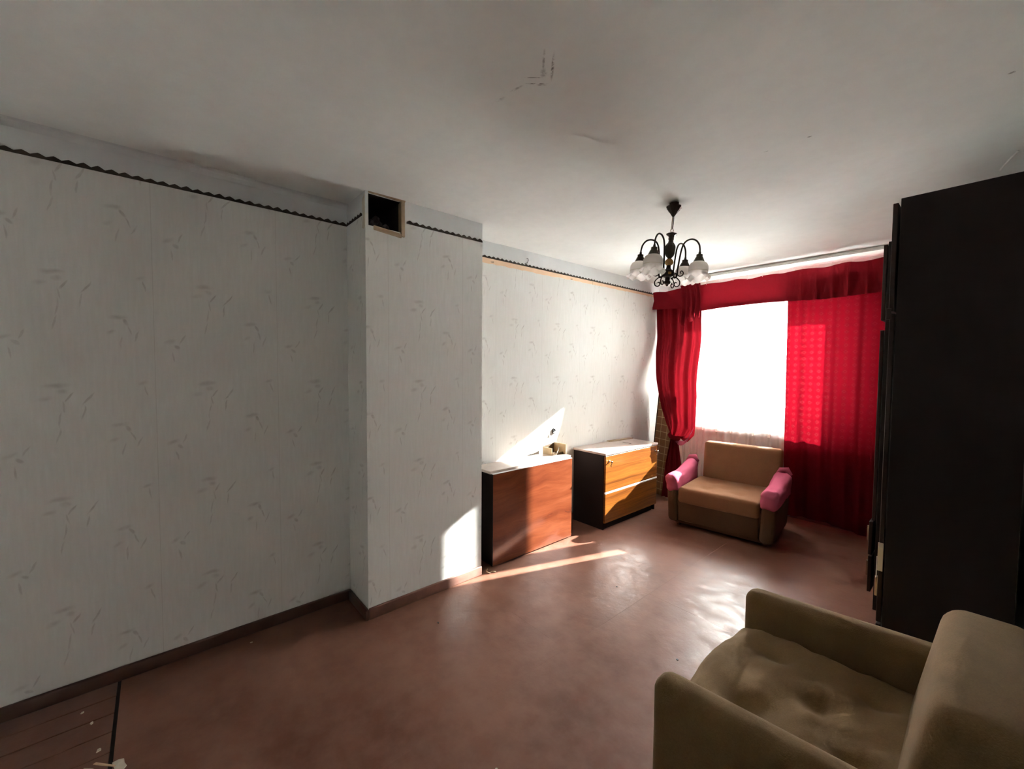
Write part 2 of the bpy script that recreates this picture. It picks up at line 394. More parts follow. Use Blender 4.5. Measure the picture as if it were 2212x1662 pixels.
fb.xf(lambda v: v+Vector((0, .006*math.sin(v.z*60), 0))).build('frame_board', M['oldwood'], ch)
MB().bbox(XC-.03, XC+.008, HY0+.03, HY1-.004, HZ0-.020, HZ0+.006, .003).xf(lambda v: v+Vector((0, 0, -.10*(v.y-HY0-.03)+.003*math.sin(v.y*90)))).build('frame_board', M['oldwood'], ch)
MB().prism([(XC+.001, HY0+.0, HZ1+.002), (XC+.001, HY1+.02, HZ1+.002), (XC+.012, HY1+.018, H-.001), (XC+.004, HY0, H-.001)], (-.006, 0, 0)).build('frame_board', M['oldwood'], ch)
pp = [(-2.40, 2.46), (-2.362, 2.48), (-2.3605, 2.30), (-2.375, 2.285), (-2.405, 2.30), (-2.385, 2.36), (-2.402, 2.41)]
MB().prism([(a, YC0-.0025, b) for a, b in pp], (0, .003, 0)).build('torn_patch', M['cream'], ch)

# window wall with opening
WX0, WX1, WZ0, WZ1 = -2.25, -.72, .84, 2.236
w = MB()
w.box(XL-.2, WX0, YW, YO, 0, H+.05).box(WX1, XR2+.2, YW, YO, 0, H+.05).box(WX0, WX1, YW, YO, 0, WZ0).box(WX0, WX1, YW, YO, WZ1, H+.05)
wf = st(w.build('wall_window', M['plaster']))
st(MB().box(XR, XR2+.2, YSTEP, YO-.4, 0, H+.01).build('wall_right', M['paper']))
# wall beside the camera, with an unseen window added to brighten the left wall
BY0, BY1, BZ0, BZ1 = -1.25, -.75, 1.25, 1.95
w = MB()
w.box(XR2, XR2+.25, YB-.2, BY0, 0, H+.01).box(XR2, XR2+.25, BY1, YSTEP, 0, H+.01).box(XR2, XR2+.25, BY0, BY1, 0, BZ0).box(XR2, XR2+.25, BY0, BY1, BZ1, H+.01)
st(w.build('wall_side', M['paper']))
st(MB().box(XL-.2, XR2+.25, YB-.25, YB, 0, H+.01).build('wall_back', M['paper']))

def window(name, x0, x1, z0, z1, yc, mull, th=.06):
    wr = st(empty(name, ((x0+x1)/2, yc, z0)))
    fw = .06; y0, y1 = yc-th/2, yc+th/2
    f = MB().bbox(x0, x1, y0, y1, z0, z0+fw, .004).bbox(x0, x1, y0, y1, z1-fw*.5, z1, .004)
    f.bbox(x0, x0+fw*.7, y0, y1, z0, z1, .004).bbox(x1-fw*.7, x1, y0, y1, z0, z1, .004)
    f.build('window_frame', M['white'], wr)
    MB().bbox(mull-.035, mull+.035, y0, y1, z0, z1, .004).build('mullion', M['white'], wr)
    for a, b in ((x0+fw*.7, mull-.035), (mull+.035, x1-fw*.7)):
        s = .058; t0, t1 = z0+fw, z1-fw*.5
        sh = MB().bbox(a, a+s, y0-.012, y1-.012, t0, t1, .004).bbox(b-s, b, y0-.012, y1-.012, t0, t1, .004)
        sh.bbox(a, b, y0-.012, y1-.012, t0, t0+.12, .004).bbox(a, b, y0-.012, y1-.012, t1-s*.5, t1, .004)
        so = sh.build('sash', M['white'], wr)
        MB().box(a+s-.005, b-s+.005, yc-.014, yc-.010, t0+.11, t1-s*.5+.005).build('pane', M['glass'], so)
    MB().bbox(mull-.018, mull+.004, y0-.03, y0-.012, (z0+z1)/2-.01, (z0+z1)/2+.10, .003).build('window_handle', M['white'], wr)
    return wr
w1 = window('window_1', WX0, WX1, WZ0, WZ1, 5.05, -1.31)
sl = MB().bbox(WX0-.06, WX1+.06, YW-.15, YW+.17, WZ0-.045, WZ0, .006, 2).build('window_sill', M['white'], w1)
w2 = window('added_fill_window', -(BY1-BY0)/2, (BY1-BY0)/2, BZ0, BZ1, 0, .0)  # out of view, put in as extra daylight for the left wall
w2.matrix_world = Matrix.Translation((XR2+.13, (BY0+BY1)/2, BZ0)) @ Matrix.Rotation(R(-90), 4, 'Z')

# outside ground far below (flat is on an upper storey)
st(MB().box(-60, 60, -60, 60, -7.2, -7.0).build('ground', M['ground']))

# skirting
def skirt(name, x0, x1, y0, y1, mat, h=.062):
    return st(MB().bbox(x0, x1, y0, y1, 0, h, .006, 2).build(name, mat))
skirt('baseboard_left', XL, XL+.022, YB, YC0, M['base'])
skirt('baseboard_chimney_side', XL+.022, XC+.018, YC0-.02, YC0, M['base'])
skirt('baseboard_chimney', XC, XC+.018, YC0, YC1-.005, M['base_w'], .066)
skirt('baseboard_far', XL, XL+.02, YC1, YW, M['base_w'])
skirt('baseboard_window', XL+.02, XR, YW-.02, YW, M['base_w'])

# zigzag paper border, one strip to each wall face
def border(name, p0, p1, nrm, z=ZB):
    p0, p1, nrm = Vector((*p0, 0)), Vector((*p1, 0)), Vector((*nrm, 0)); L = (p1-p0).length; d = (p1-p0)/L
    n = max(1, round(L/.0445)); pts = [p0+Vector((0, 0, z-.006))]
    top = []
    for i in range(n):
        a = i/n; b = (i+1)/n; hgt = .0155+random.uniform(-.002, .002)
        for tt, zz in ((.0, .004), (.30, hgt*.75), (.48, hgt), (.62, hgt*.85)): top.append(p0+d*L*(a+(b-a)*tt)+Vector((0, 0, z+zz)))
    top.append(p1+Vector((0, 0, z+.004)))
    poly = [p0+Vector((0, 0, z-.006))]+top+[p1+Vector((0, 0, z-.006))]
    return st(MB().prism(poly, nrm*.0025).build(name, M['border']))
border('trim_1', (XL, YB), (XL, YC0), (1, 0))
border('trim_2', (XL, YC0), (XC-.045, YC0), (0, -1))
border('trim_3', (XC, HY1+.03), (XC, YC1), (1, 0))
border('trim_4', (XL, YC1), (XL, 4.62), (1, 0))
# bare strip left under the border beyond the chimney
lo = []; y = 4.60
k = 0
while y > YC1:
    lo.append((XL+.0005, y, 2.345-.020*(4.6-y)/2.85+random.uniform(-.004, .004))); y -= .045
lo.append((XL+.0005, YC1, 2.322))
bs = MB(); bs.prism([(XL+.0005, YC1, ZB-.006), (XL+.0005, 4.60, ZB-.006)]+lo, (.0012, 0, 0)); bs.build('bare_strip', M['bare'], wl)
for yy in (2.06, 3.02): MB().prism([(XL+.0017, yy, 2.345), (XL+.0017, yy+.03, 2.352), (XL+.0017, yy+.034, 2.34), (XL+.0017, yy+.01, 2.338)], (.002, 0, 0)).build('torn_patch', M['oldwood'], wl)
MB().box(XL+.0015, XL+.002, 3.36, 3.364, 2.335, 2.366).build('strip_joint', M['oldwood'], wl)

# white ceiling curtain track
YCUR = 4.57
tr = MB().bbox(-2.62, .10, YCUR-.10, YCUR+.09, H-.016, H-.0005, .003)
tr.bbox(-2.62, .10, YCUR-.10, YCUR-.092, H-.03, H-.016, .001)
tr = tag(tr.build('curtain_rail', M['white']), 'long white ceiling-mounted curtain rail over the window', 'curtain rail')

# ------------------------------------------------------------------ curtains
def smooth(a, b, t): t = max(0, min(1, (t-a)/(b-a))); return t*t*(3-2*t)
def fold(u, z, seed): return .55*math.sin(u*38+seed)+.45*math.sin(u*71+2*seed+.6*math.sin(z*2))+.35*noise.noise(Vector((u*9, z*1.3, seed)))
# right curtain
def rc(u, v):
    z = .085+v*(2.28-.085); x = -1.292+.020*(1-v)**1.5+u*1.30
    return (x, YCUR+.012+.024*fold(u*1.25, z, 1.7)*(.55+.45*(1-v)), z+.02*math.sin(u*9)*(1-v)**6)
rcu = tag(MB().grid(rc, 150, 60).build('curtain', M['red']), 'long sheer red curtain glowing with daylight, hanging straight beside wardrobe', 'curtain')
# left curtain, gathered by its tie
LE = [(2.36, -2.645), (1.694, -2.615), (1.313, -2.53), (1.047, -2.475), (.865, -2.412), (.74, -2.354), (.72, -2.352), (.63, -2.368), (.41, -2.408), (.01, -2.445)]
RE = [(2.36, -2.11), (2.04, -2.11), (1.58, -2.087), (1.229, -2.064), (.977, -2.073), (.90, -2.08), (.82, -2.15), (.74, -2.262), (.72, -2.268), (.646, -2.255), (.444, -2.221), (.01, -2.175)]
def interp(tb, z):
    for (a, p), (b, q) in zip(tb, tb[1:]):
        if z >= b: 
            t = (a-z)/(a-b); t = t; return p+(q-p)*t
    return tb[-1][1]
def lc(u, v):
    z = .012+v*(2.28-.012); a, b = interp(LE, z), interp(RE, z)
    sw = u*u*.13*smooth(.72, .82, z)*(1-smooth(.95, 1.4, z))       # the loop of cloth sags at its free edge
    nar = (b-a)/.5
    y = YCUR+.006-.15*smooth(1.9, 1.28, z)+.038*fold(u*.50+.05, z, 4.1)*(.45+.55*min(1, nar))
    return (max(-2.652, a+(b-a)*u), y, z-sw)
lcu = tag(MB().grid(lc, 80, 110).build('curtain', M['val']), 'dark red curtain gathered by a tie at the left of the window', 'curtain')
tb = MB()
ring = [(-2.311+.050*math.cos(a), YCUR-.148+.052*math.sin(a), .725-.012*math.cos(a)) for a in [2*math.pi*k/24 for k in range(25)]]
tb.tube(ring, .017, 8); tb.xf(lambda v: Vector((v.x, v.y, .72+(v.z-.72)*1.5)))
tb.build('curtain_tie', M['val'], lcu)
# turned-out lining of the gathered curtain
def ln(u, v):
    a = v*math.pi; x = -2.275+.185*u; z = .70-.055*math.sin(math.pi*u)-.02*math.sin(a)+.15*u*u
    return (x, YCUR-.17+.02*math.cos(a)+.008*math.sin(u*22), z+.018*math.cos(a))
MB().grid(ln, 26, 8).build('turned_lining', M['pink'], lcu)

# valance in two cloths: plain swag panel and pleated panel
def vt(x): return 2.405+.006*math.cos((x+2.6)/.29*2*math.pi)-.02*smooth(-1.9, -2.6, x)
def vb(x): return 2.135+.05*smooth(-2.1, -2.3, x)-.010*math.sin(x*5)
def va(u, v):
    x = -2.645+u*2.35; z = vb(x)+(vt(x)-vb(x))*v
    y = YCUR-.055+.012*math.sin(x*11+1.2*math.sin(z*9))
    if x < -2.05: y += -.03*abs(math.sin((x+2.64)*13+ (v-.5)*2.5))*smooth(-2.05, -2.15, x)
    if x > -1.35:
        for ph, w0, am_ in ((0, .10, .05), (.47, .06, .03)):
            p = ((x*4.3+ph) % 1.0)-.5; y -= am_*max(0, 1-abs(p)/(w0+.30*v))*smooth(-1.35, -1.2, x)
    else: y += .008*math.sin(x*34)*(v)
    return (x, y-.01*(1-v), z)
van = tag(MB().grid(va, 190, 22).build('valance', M['val']), 'pleated dark red valance running above the whole window', 'valance')
def hem(u, v):
    x = -2.645+u*2.35; z = vb(x)+.038*v; p = va(u, .14*v); return (x, p[1]-.004, z-.004)
MB().grid(hem, 190, 2).build('hem', M['val'], van)
# hanging jabot folds at the left
def jab(u, v):
    x = -2.30+.22*u+.02*math.sin(v*3); z0 = 2.03+.10*u-.08*abs(math.sin(u*8)); z = z0+(2.42-z0)*v
    return (x, YCUR-.10-.028*math.sin(u*26+v*1.5)*(1-.5*v), z)
MB().grid(jab, 50, 20).build('jabot', M['val'], van)
for i in range(17):
    x = -2.58+i*.136; zt = vt(x)
    MB().tube([(x, YCUR-.06, zt-.01), (x+.002, YCUR-.062, zt+.02), (x+.004, YCUR-.056, zt+.034), (x+.001, YCUR-.052, zt+.028)], .0022, 5).build('hook', M['metal'], van)
# tulle and its lace heading
def tu(u, v):
    z = .05+v*2.17; x = -2.34+u*1.12-.02*(1-v); return (x, YCUR+.115+.014*math.sin(u*95+.5*math.sin(z*3))+.008*math.sin(u*41), z)
tul = tag(MB().grid(tu, 160, 30).build('tulle_curtain', M['tulle']), 'white see-through tulle curtain covering the bright window', 'curtain')
def lc2(u, v):
    x = -2.09+u*.80; z = 2.065+.012*math.sin(x*70)+.012*math.sin(x*173)+v*.11; return (x, YCUR+.03+.012*math.sin(u*120)*(1-.6*v), z)
MB().grid(lc2, 240, 4).build('lace_heading', M['lace'], tul)

# ------------------------------------------------------------------ drop-leaf table
T0 = (-2.50, 2.31, 0)
t = tag(empty('drop_leaf_table', T0), 'folded drop-leaf table in red-brown veneer against the wall beside the chimney breast', 'table')
MB().bbox(-2.625, -2.405, 1.868, 2.775, .700, .722, .003).build('table_top', M['top'], t)
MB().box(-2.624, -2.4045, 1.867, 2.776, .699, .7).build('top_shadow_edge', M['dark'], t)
lf = MB().bbox(-2.392, -2.370, 1.868, 2.750, .012, .706, .002).build('leaf', M['wood'], t)
MB().box(-2.3915, -2.3705, 1.8675, 2.7505, .7035, .7075).build('edge_band', M['pale_edge'], lf)
MB().box(-2.3925, -2.3695, 1.8665, 1.869, .012, .706).build('edge_band', M['dark'], lf)
bl = MB().bbox(-2.650, -2.630, 1.868, 2.750, .012, .706, .002).build('leaf', M['wood'], t)
MB().bbox(-2.615, -2.412, 1.885, 1.905, 0, .700, .002).build('end_panel', M['dark'], t)
ep = MB().bbox(-2.600, -2.432, 2.735, 2.755, 0, .700, .002).build('end_panel', M['darkfront'], t)
MB().bbox(-2.432, -2.404, 2.752, 2.80, .0, .22, .003).build('gate_leg', M['darkfront'], t)
MB().tube([(-2.425, 2.775, .105), (-2.398, 2.775, .105)], .010, 8).build('hinge', M['nickel'], t)
MB().bbox(-2.612, -2.414, 1.905, 2.735, .04, .12, .002).build('stretcher', M['dark'], t)

# cardboard box on the table end
b = tag(empty('cardboard_box', (-2.55, 2.70, .722)), 'small torn open brown box on the right end of the folded table', 'box')
MB().box(-2.610, -2.50, 2.625, 2.632, .722, .785).build('side', M['card'], b)
MB().box(-2.610, -2.46, 2.765, 2.773, .722, .812).build('side', M['card'], b)
MB().prism([(-2.610, 2.632, .722), (-2.610, 2.765, .722), (-2.610, 2.765, .806), (-2.610, 2.69, .796), (-2.610, 2.632, .79)], (.006, 0, 0)).build('side', M['card_d'], b)
MB().prism([(-2.500, 2.632, .722), (-2.500, 2.765, .722), (-2.500, 2.765, .742), (-2.500, 2.70, .735), (-2.500, 2.66, .752), (-2.500, 2.632, .745)], (.006, 0, 0)).build('side', M['card_d'], b)
MB().box(-2.604, -2.500, 2.632, 2.765, .7225, .727).build('bottom', M['card_d'], b)
MB().tube([(-2.48, 2.66, .726), (-2.485, 2.69, .762), (-2.50, 2.72, .785), (-2.52, 2.745, .780), (-2.54, 2.755, .755)], .0035, 6).build('cord', M['cream'], b)

# ------------------------------------------------------------------ cabinet
K0 = (-2.45, 3.53, 0)
k = tag(empty('cabinet', K0), 'low orange-brown cabinet with pale top between folded table and window', 'cabinet')
CX, CY0, CY1, CZ = -2.265, 3.09, 3.985, .695
MB().bbox(-2.645, CX-.02, CY0, CY0+.02, .0, CZ, .002).build('side_panel', M['dark'], k)
MB().bbox(-2.645, CX-.02, CY1-.02, CY1, .0, CZ, .002).build('side_panel', M['dark'], k)
MB().box(-2.645, -2.635, CY0+.02, CY1-.02, .05, CZ).build('back_panel', M['dark'], k)
MB().bbox(-2.63, CX-.02, CY0+.02, CY1-.02, .06, .08, .002).build('bottom_panel', M['dark'], k)
tp = MB().bbox(-2.65, CX+.004, CY0-.006, CY1+.006, CZ, CZ+.020, .003).build('top', M['top'], k)
for z0, z1, nm in ((.355, .688, 'door'), (.065, .338, 'door')):
    d = MB().bbox(CX-.02, CX, CY0+.003, CY1-.003, z0, z1, .002).build(nm, M['zebra'], k)
    if z0 > .2:
        for yy in (CY0+.055, CY1-.045):
            MB().lathe([(0, 0), (.011, .001), (.012, .004), (.006, .008), (.005, .02), (.009, .024), (.011, .03), (.006, .036), (0, .037)], 12).xf(lambda v: Vector((CX+v.z, yy+v.x, .635+v.y))).build('knob', M['nickel'], d)
            MB().tube([(CX+.022, yy, .633), (CX+.026, yy+.004, .615), (CX+.02, yy-.006, .60), (CX+.024, yy+.002, .592)], .004, 6).build('key', M['nickel'], d)
MB().bbox(CX-.016, CX+.003, CY0+.003, CY1-.003, .339, .354, .002).build('strip', M['pale_edge'], k)
MB().bbox(CX-.06, CX-.03, CY0+.02, CY1-.05, 0, .064, .002).build('plinth', M['dark'], k)
bd = MB().bbox(-2.645, -2.60, 3.62, 3.99, .7155, .724, .001); bd.xf(lambda v: Vector((v.x+(v.y-3.62)*.10, v.y, v.z)))
tag(bd.build('wooden_strip', M['oldwood']), 'thin brown wooden strip lying at the back of the cabinet top', 'strip')
tag(MB().tube([(-2.50, 3.70, .7165), (-2.47, 3.695, .718), (-2.44, 3.71, .7165), (-2.40, 3.705, .7165)], .0016, 5).build('wire', M['black']), 'thin bent wire lying on the pale cabinet top', 'wire')

# leaning plaid panel
pa = empty('plaid_panel', (-2.652, 4.474, 0), (0, R(5.3), 0))
tag(pa, 'brown plaid-covered board leaning between cabinet and gathered curtain', 'panel')
MB().rbox(.006, .25, 0, .045, .012, 1.215, .012, 6).build('padded_cover', M['plaid'], pa, local=True)
MB().bbox(0, .008, -.002, .047, .01, 1.217, .002).build('edge_board', M['dark'], pa, local=True)

# wall socket
so = tag(empty('wall_socket', (XL, 2.815, .905)), 'open black wall socket with bare wires above the folded table', 'socket')
MB().lathe([(0, .004), (.016, .004), (.019, .0), (.019, .010), (.015, .012), (.012, .007), (0, .007)], 20).xf(lambda v: Vector((XL+v.z, 2.815+v.x, .902+v.y*1.5))).build('box', M['black'], so)
for dy in (-.004, .005): MB().tube([(XL+.008, 2.815+dy, .905), (XL+.022, 2.815+dy*1.3, .90), (XL+.024, 2.815+dy*1.6, .88), (XL+.018, 2.815+dy, .872)], .003, 6).build('wire', M['metal'], so)
# bent wire on the frieze of the far wall
tag(MB().tube([(XL, 2.455, 2.437), (XL+.012, 2.46, 2.437), (XL+.014, 2.462, 2.42), (XL+.010, 2.452, 2.398), (XL+.004, 2.43, 2.392)], .0022, 6).build('wire_hook', M['black']), 'short bent black wire sticking out above the zigzag border', 'hook')
# cable stub on ceiling over the wardrobe
tag(MB().tube([(.045, 3.0, 2.4995), (.03, 3.03, 2.492), (.006, 3.10, 2.482), (-.006, 3.14, 2.476)], .0045, 6).build('cable_stub', M['white']), 'short white cable stub hanging from the ceiling over the wardrobe', 'cable')
# cord at the foot of the table
tag(MB().tube([(-2.345, 1.80, .03), (-2.340, 1.79, .012), (-2.325, 1.805, .004), (-2.335, 1.83, .004), (-2.31, 1.85, .004)], .004, 6).build('cord', M['oldwood']), 'short loose cord end on the floor between baseboard and table', 'cord')

# ------------------------------------------------------------------ loveseat by the window
def tuft(v, pts, depth, rad, ztop, wr=0, seed=0):
    z = v.z
    if z > ztop-.05:
        k = max(0, (z-(ztop-.05))/.05)
        for (a, b) in pts:
            d = math.hypot(v.x-a, v.y-b); z -= depth*k*math.exp(-(d/rad)**2)
        if wr: z += k*wr*noise.noise(Vector((v.x*14, v.y*7, seed)))+k*wr*.5*noise.noise(Vector((v.x*40, v.y*18, seed+3)))
    return (v.x, v.y, z)
ls = tag(empty('armchair', (-1.88, 3.69, 0), (0, 0, R(7))), 'wide brown armchair with pink arm covers standing under the window', 'armchair')
SW = .67
pts = [(.20, .14), (.20, .40), (SW/2, .27), (.48, .14), (.50, .40)]
MB().rbox(-.0, SW, -.012, .60, .24, .385, .032, 22, lambda v: tuft(v, pts, .022, .035, .385, .004)).build('seat', M['brown2'], ls, local=True)
for a, b in pts: MB().lathe([(0, .006), (.009, .004), (.011, 0)], 10, (a, b, .362)).build('button', M['brown2'], ls, local=True)
MB().rbox(.035, SW+.055, .0, .115, .0, .46, .035, 14, lambda v: (v.x, v.y+.56+(v.z)*.10+.012*math.sin(math.pi*(v.x-.035)/(SW+.02))*(-1 if v.y < .05 else 0), v.z+.285)).build('backrest', M['brown2'], ls, local=True)
def bevbase(v):
    k = (v.z-.03)/.27; cx = SW/2+.01; return (cx+(v.x-cx)*(.93+.07*k), v.y+.02*(1-k), v.z)
MB().rbox(-.075, SW+.105, .015, .66, .03, .30, .02, 8, bevbase).build('base', M['brown_d'], ls, local=True)
MB().bbox(.005, SW-.005, .008, .02, .07, .25, .006, 2).build('front_panel', M['brown_d'], ls, local=True)
for s, x0, x1 in ((-1, -.115, .002), (1, SW-.002, SW+.135)):
    MB().rbox(x0+.012, x1-.012, -.005, .62, .05, .47, .035, 10, lambda v: (v.x+s*.05*(v.z-.3), v.y, v.z+.05*smooth(.2, .6, v.y)*(v.z > .3))).build('arm', M['brown_d'], ls, local=True)
    def cov(v, s=s):
        k = smooth(.30, .38, v.z)
        q = Vector((v.x+s*.05*(v.z-.3), v.y, v.z+.06*smooth(.2, .6, v.y)*(v.z > .36)))
        n = .010*noise.noise(Vector((v.x*9, v.y*11, v.z*9+s*7)))+.006*noise.noise(Vector((v.x*28, v.y*20, v.z*25)))
        q.x += n+(1-k)*.010*math.sin(v.y*60); q.y += n-(1-k)*.010*abs(math.sin(v.x*70)); q.z += n-(1-k)*.012*math.sin(v.y*48+v.x*60)
        return q
    MB().rbox(x0, x1, -.028, .60, .335, .495, .045, 18, cov).build('arm_cover', M['pink'], ls, local=True)
    def roll(v, s=s): 
        return (v.x, v.y, v.z+.01*noise.noise(v*18))
    xm = (x0+x1)/2+s*.01
    MB().tube([(xm-.05, .57, .52), (xm-.02, .58, .565), (xm+.02, .585, .572), (xm+.055, .57, .53)], [.018, .028, .030, .018], 10).build('bunched_cloth', M['pink'], ls, local=True)
for a, b in ((-.02, .10), (SW+.03, .10), (-.02, .60), (SW+.03, .60)):
    MB().lathe([(0, 0), (.018, 0), (.022, .01), (.022, .03), (.018, .036), (0, .036)], 14, (a, b, 0)).build('caster', M['nickel'], ls, local=True)

# ------------------------------------------------------------------ near armchair
ac = tag(empty('armchair', (-.660, 1.215, 0), (0, 0, R(0.5))), 'bare olive-brown armchair in the near right corner, seen from behind', 'armchair')
AW = .775                                  # arm to arm, centre lines; local x runs front to back, y across
def armd(v): return (v.x, v.y, v.z+(.035*(v.x/.6) if v.z > .3 else 0))
for yc in (0, AW):
    MB().rbox(-.012, .74, yc-.052, yc+.052, .06, .525, .045, 16, armd).build('arm', M['brown'], ac, local=True)
pts2 = [(.17, .22), (.17, .56), (.33, .39), (.46, .22), (.46, .56)]
def seatd(v):
    z = v.z
    q = Vector(tuft(Vector((v.x, v.y, z)), pts2, .035, .05, .405, .013, 5))
    q.x += .012*math.sin(v.y*11)*(1-smooth(0, .15, v.x)); q.z += .010*math.sin(math.pi*max(0, min(1, v.x/.6)))*math.sin(math.pi*max(0, min(1, (v.y-.055)/.67)))-.02*(1-smooth(-.02, .10, v.x))
    return q
MB().rbox(-.022, .62, .055, AW-.055, .20, .405, .04, 40, seatd, power=1.35).build('seat', M['brown'], ac, local=True)
for a, b in pts2: MB().lathe([(0, .006), (.009, .004), (.012, 0)], 10, (a, b, .372)).build('button', M['brown'], ac, local=True)
def backd(v):
    k = (v.z-.25)/.5
    return (v.x+.06*(k-.6)+.03*max(0, k), v.y+(.0), v.z+.010*math.sin(math.pi*max(0, min(1, (v.y-.06)/.65))))
MB().rbox(.545, .735, .062, AW-.062, .25, .752, .05, 18, backd).build('backrest', M['brown'], ac, local=True)
MB().rbox(.02, .74, .045, AW-.045, .06, .24, .015, 6).build('base', M['brown'], ac, local=True)
for a in (.06, .68):
    for b in (.02, AW-.02): MB().lathe([(0, 0), (.02, 0), (.024, .012), (.022, .065), (0, .065)], 12, (a, b, 0)).build('foot', M['black'], ac, local=True)

# ------------------------------------------------------------------ wardrobes
def wardrobe(name, label, xf, y0, y1, zt, seq):
    xb = XR-.035
    wd = tag(empty(name, ((xf+xb)/2, (y0+y1)/2, 0)), label, 'wardrobe')
    T = .018
    MB().bbox(xf+.022, xb, y0, y0+T, 0, zt, .001).build('side_panel', M['dark'], wd)
    MB().bbox(xf+.022, xb, y1-T, y1, 0, zt, .001).build('side_panel', M['dark'], wd)
    MB().bbox(xf+.022, xb, y0+T, y1-T, zt-T, zt, .001).build('top_panel', M['dark'], wd)
    MB().box(xf+.022, xb, y0+T, y1-T, .09, .09+T).build('bottom_panel', M['dark'], wd)
    MB().box(xb-.006, xb, y0+T, y1-T, .02, zt-T).build('back_panel', M['dark'], wd)
    MB().box(xf+.05, xf+.07, y0+T, y1-T, 0, .09).build('plinth', M['dark'], wd)
    for z0, z1, out, nd in seq:
        w_ = (y1-y0)/nd
        for i in range(nd):
            d = MB().bbox(xf-out, xf+.018-out, y0+i*w_+.002, y0+(i+1)*w_-.002, z0, z1, .002).build('door' if z1-z0 > .3 else 'drawer', M['darkfront'], wd)
            MB().bbox(xf-out-.022, xf-out, y0+(i+(.85 if i == 0 and nd > 1 else .12))*w_, y0+(i+(.85 if i == 0 and nd > 1 else .12))*w_+.012, (z0+z1)/2-.05, (z0+z1)/2+.05, .003).build('handle', M['nickel'], d)
    return wd
wd1 = wardrobe('wardrobe', 'tall dark brown wardrobe with its blank side towards the near armchair', -.306, 2.49, 3.33, 2.25, ((1.76, 2.235, .004, 2), (.60, 1.75, .0, 2), (.34, .59, .0, 1), (.10, .33, .0, 1)))
MB().bbox(-.318, -.300, 2.489, 2.50, 1.725, 1.775, .002).build('hinge', M['darkfront'], wd1)
MB().bbox(-.3085, -.2895, 2.486, 2.4895, .58, .71, .001).build('corner_plate', M['metal'], wd1)
MB().bbox(-.312, -.3085, 2.486, 2.4895, .545, .645, .001).build('corner_plate', M['pale_edge'], wd1)
wd2 = wardrobe('wardrobe', 'deeper dark wardrobe standing beyond the first, next to the red curtain', -.452, 3.361, 4.20, 2.27, ((1.80, 2.255, .0, 2), (.56, 1.74, .0, 2), (.34, .55, .012, 1), (.105, .33, .010, 1)))

# ------------------------------------------------------------------ chandelier
ax = Vector((_f.x, _f.y, 0)).normalized()
from mathutils import Quaternion
q = Quaternion(ax, R(4.0))
la = empty('chandelier', (-1.295, 2.413, 2.5), tuple(q.to_euler()))
tag(la, 'dark bronze chandelier with curved arms and frosted bell shades hanging from ceiling', 'chandelier')
B = M['bronze']
def LB(mb, name, mat, parent=la): return mb.build(name, mat, parent, local=True)
LB(MB().lathe([(0, .004), (.028, .004), (.028, -.012), (.045, -.018), (.046, -.026), (.038, -.034), (.036, -.040), (.026, -.050), (.022, -.056), (.012, -.070), (.007, -.078), (0, -.08)], 8, smooth=False), 'canopy', B)
LB(MB().tube([(-.003, 0, -.075), (-.004, .001, -.11), (-.003, 0, -.15)], .0028, 6), 'wire', M['oldwood'])
LB(MB().tube([(.004, 0, -.075), (.005, 0, -.12), (.003, 0, -.155)], .0024, 6), 'wire', M['black'])
ring = [(.010*math.cos(a), 0, -.164+.013*math.sin(a)) for a in [2*math.pi*i/14 for i in range(15)]]
LB(MB().tube(ring, .0028, 6), 'hook_ring', M['nickel'])
ring = [(0, .008*math.cos(a), -.181+.011*math.sin(a)) for a in [2*math.pi*i/14 for i in range(15)]]
LB(MB().tube(ring, .0028, 6), 'hook_ring', M['nickel'])
LB(MB().lathe([(0, -.183), (.033, -.183), (.031, -.188), (.019, -.194), (.016, -.205), (.017, -.215), (.014, -.222), (.016, -.235), (.024, -.245), (.032, -.258), (.0325, -.275), (.030, -.300), (.024, -.315), (.012, -.328), (.009, -.334), (0, -.336)], 8, smooth=False), 'column', B)
LB(MB().lathe([(0, -.332), (.014, -.334), (.024, -.345), (.026, -.355), (.022, -.366), (.012, -.374), (0, -.375)], 18), 'bead', M['amber'])
LB(MB().lathe([(0, -.372), (.012, -.374), (.013, -.39), (.018, -.397), (.034, -.408), (.037, -.418), (.037, -.434), (.030, -.442), (.015, -.448), (.014, -.466), (.020, -.472), (.018, -.484), (.008, -.490), (.006, -.498), (0, -.50)], 12, smooth=False), 'hub', B)
for a in range(4):
    g = R(45+90*a); m = MB().bbox(.031, .0375, -.010, .010, -.434, -.418, .002)
    LB(m.xf(lambda v: Vector((v.x*math.cos(g)-v.y*math.sin(g), v.x*math.sin(g)+v.y*math.cos(g), v.z))), 'brass_plate', M['brass'])
prof = [(.026, -.432), (.044, -.446), (.052, -.430), (.053, -.40), (.058, -.34), (.064, -.285), (.074, -.245), (.092, -.222), (.118, -.213), (.144, -.220), (.163, -.243), (.170, -.272), (.171, -.296)]
camdir = Vector((-la.location.x, -la.location.y, 0)).normalized(); rgt = Vector((_r.x, _r.y, 0))
def cr(pts, n=5):
    out = []
    for i in range(len(pts)-1):
        p0, p1, p2, p3 = [Vector(pts[max(0, min(len(pts)-1, i+k))]) for k in (-1, 0, 1, 2)]
        for j in range(n):
            s = j/n; out.append(.5*((2*p1)+(-p0+p2)*s+(2*p0-5*p1+4*p2-p3)*s*s+(-p0+3*p1-3*p2+p3)*s**3))
    return out+[Vector(pts[-1])]
def scroll(pts): return pts
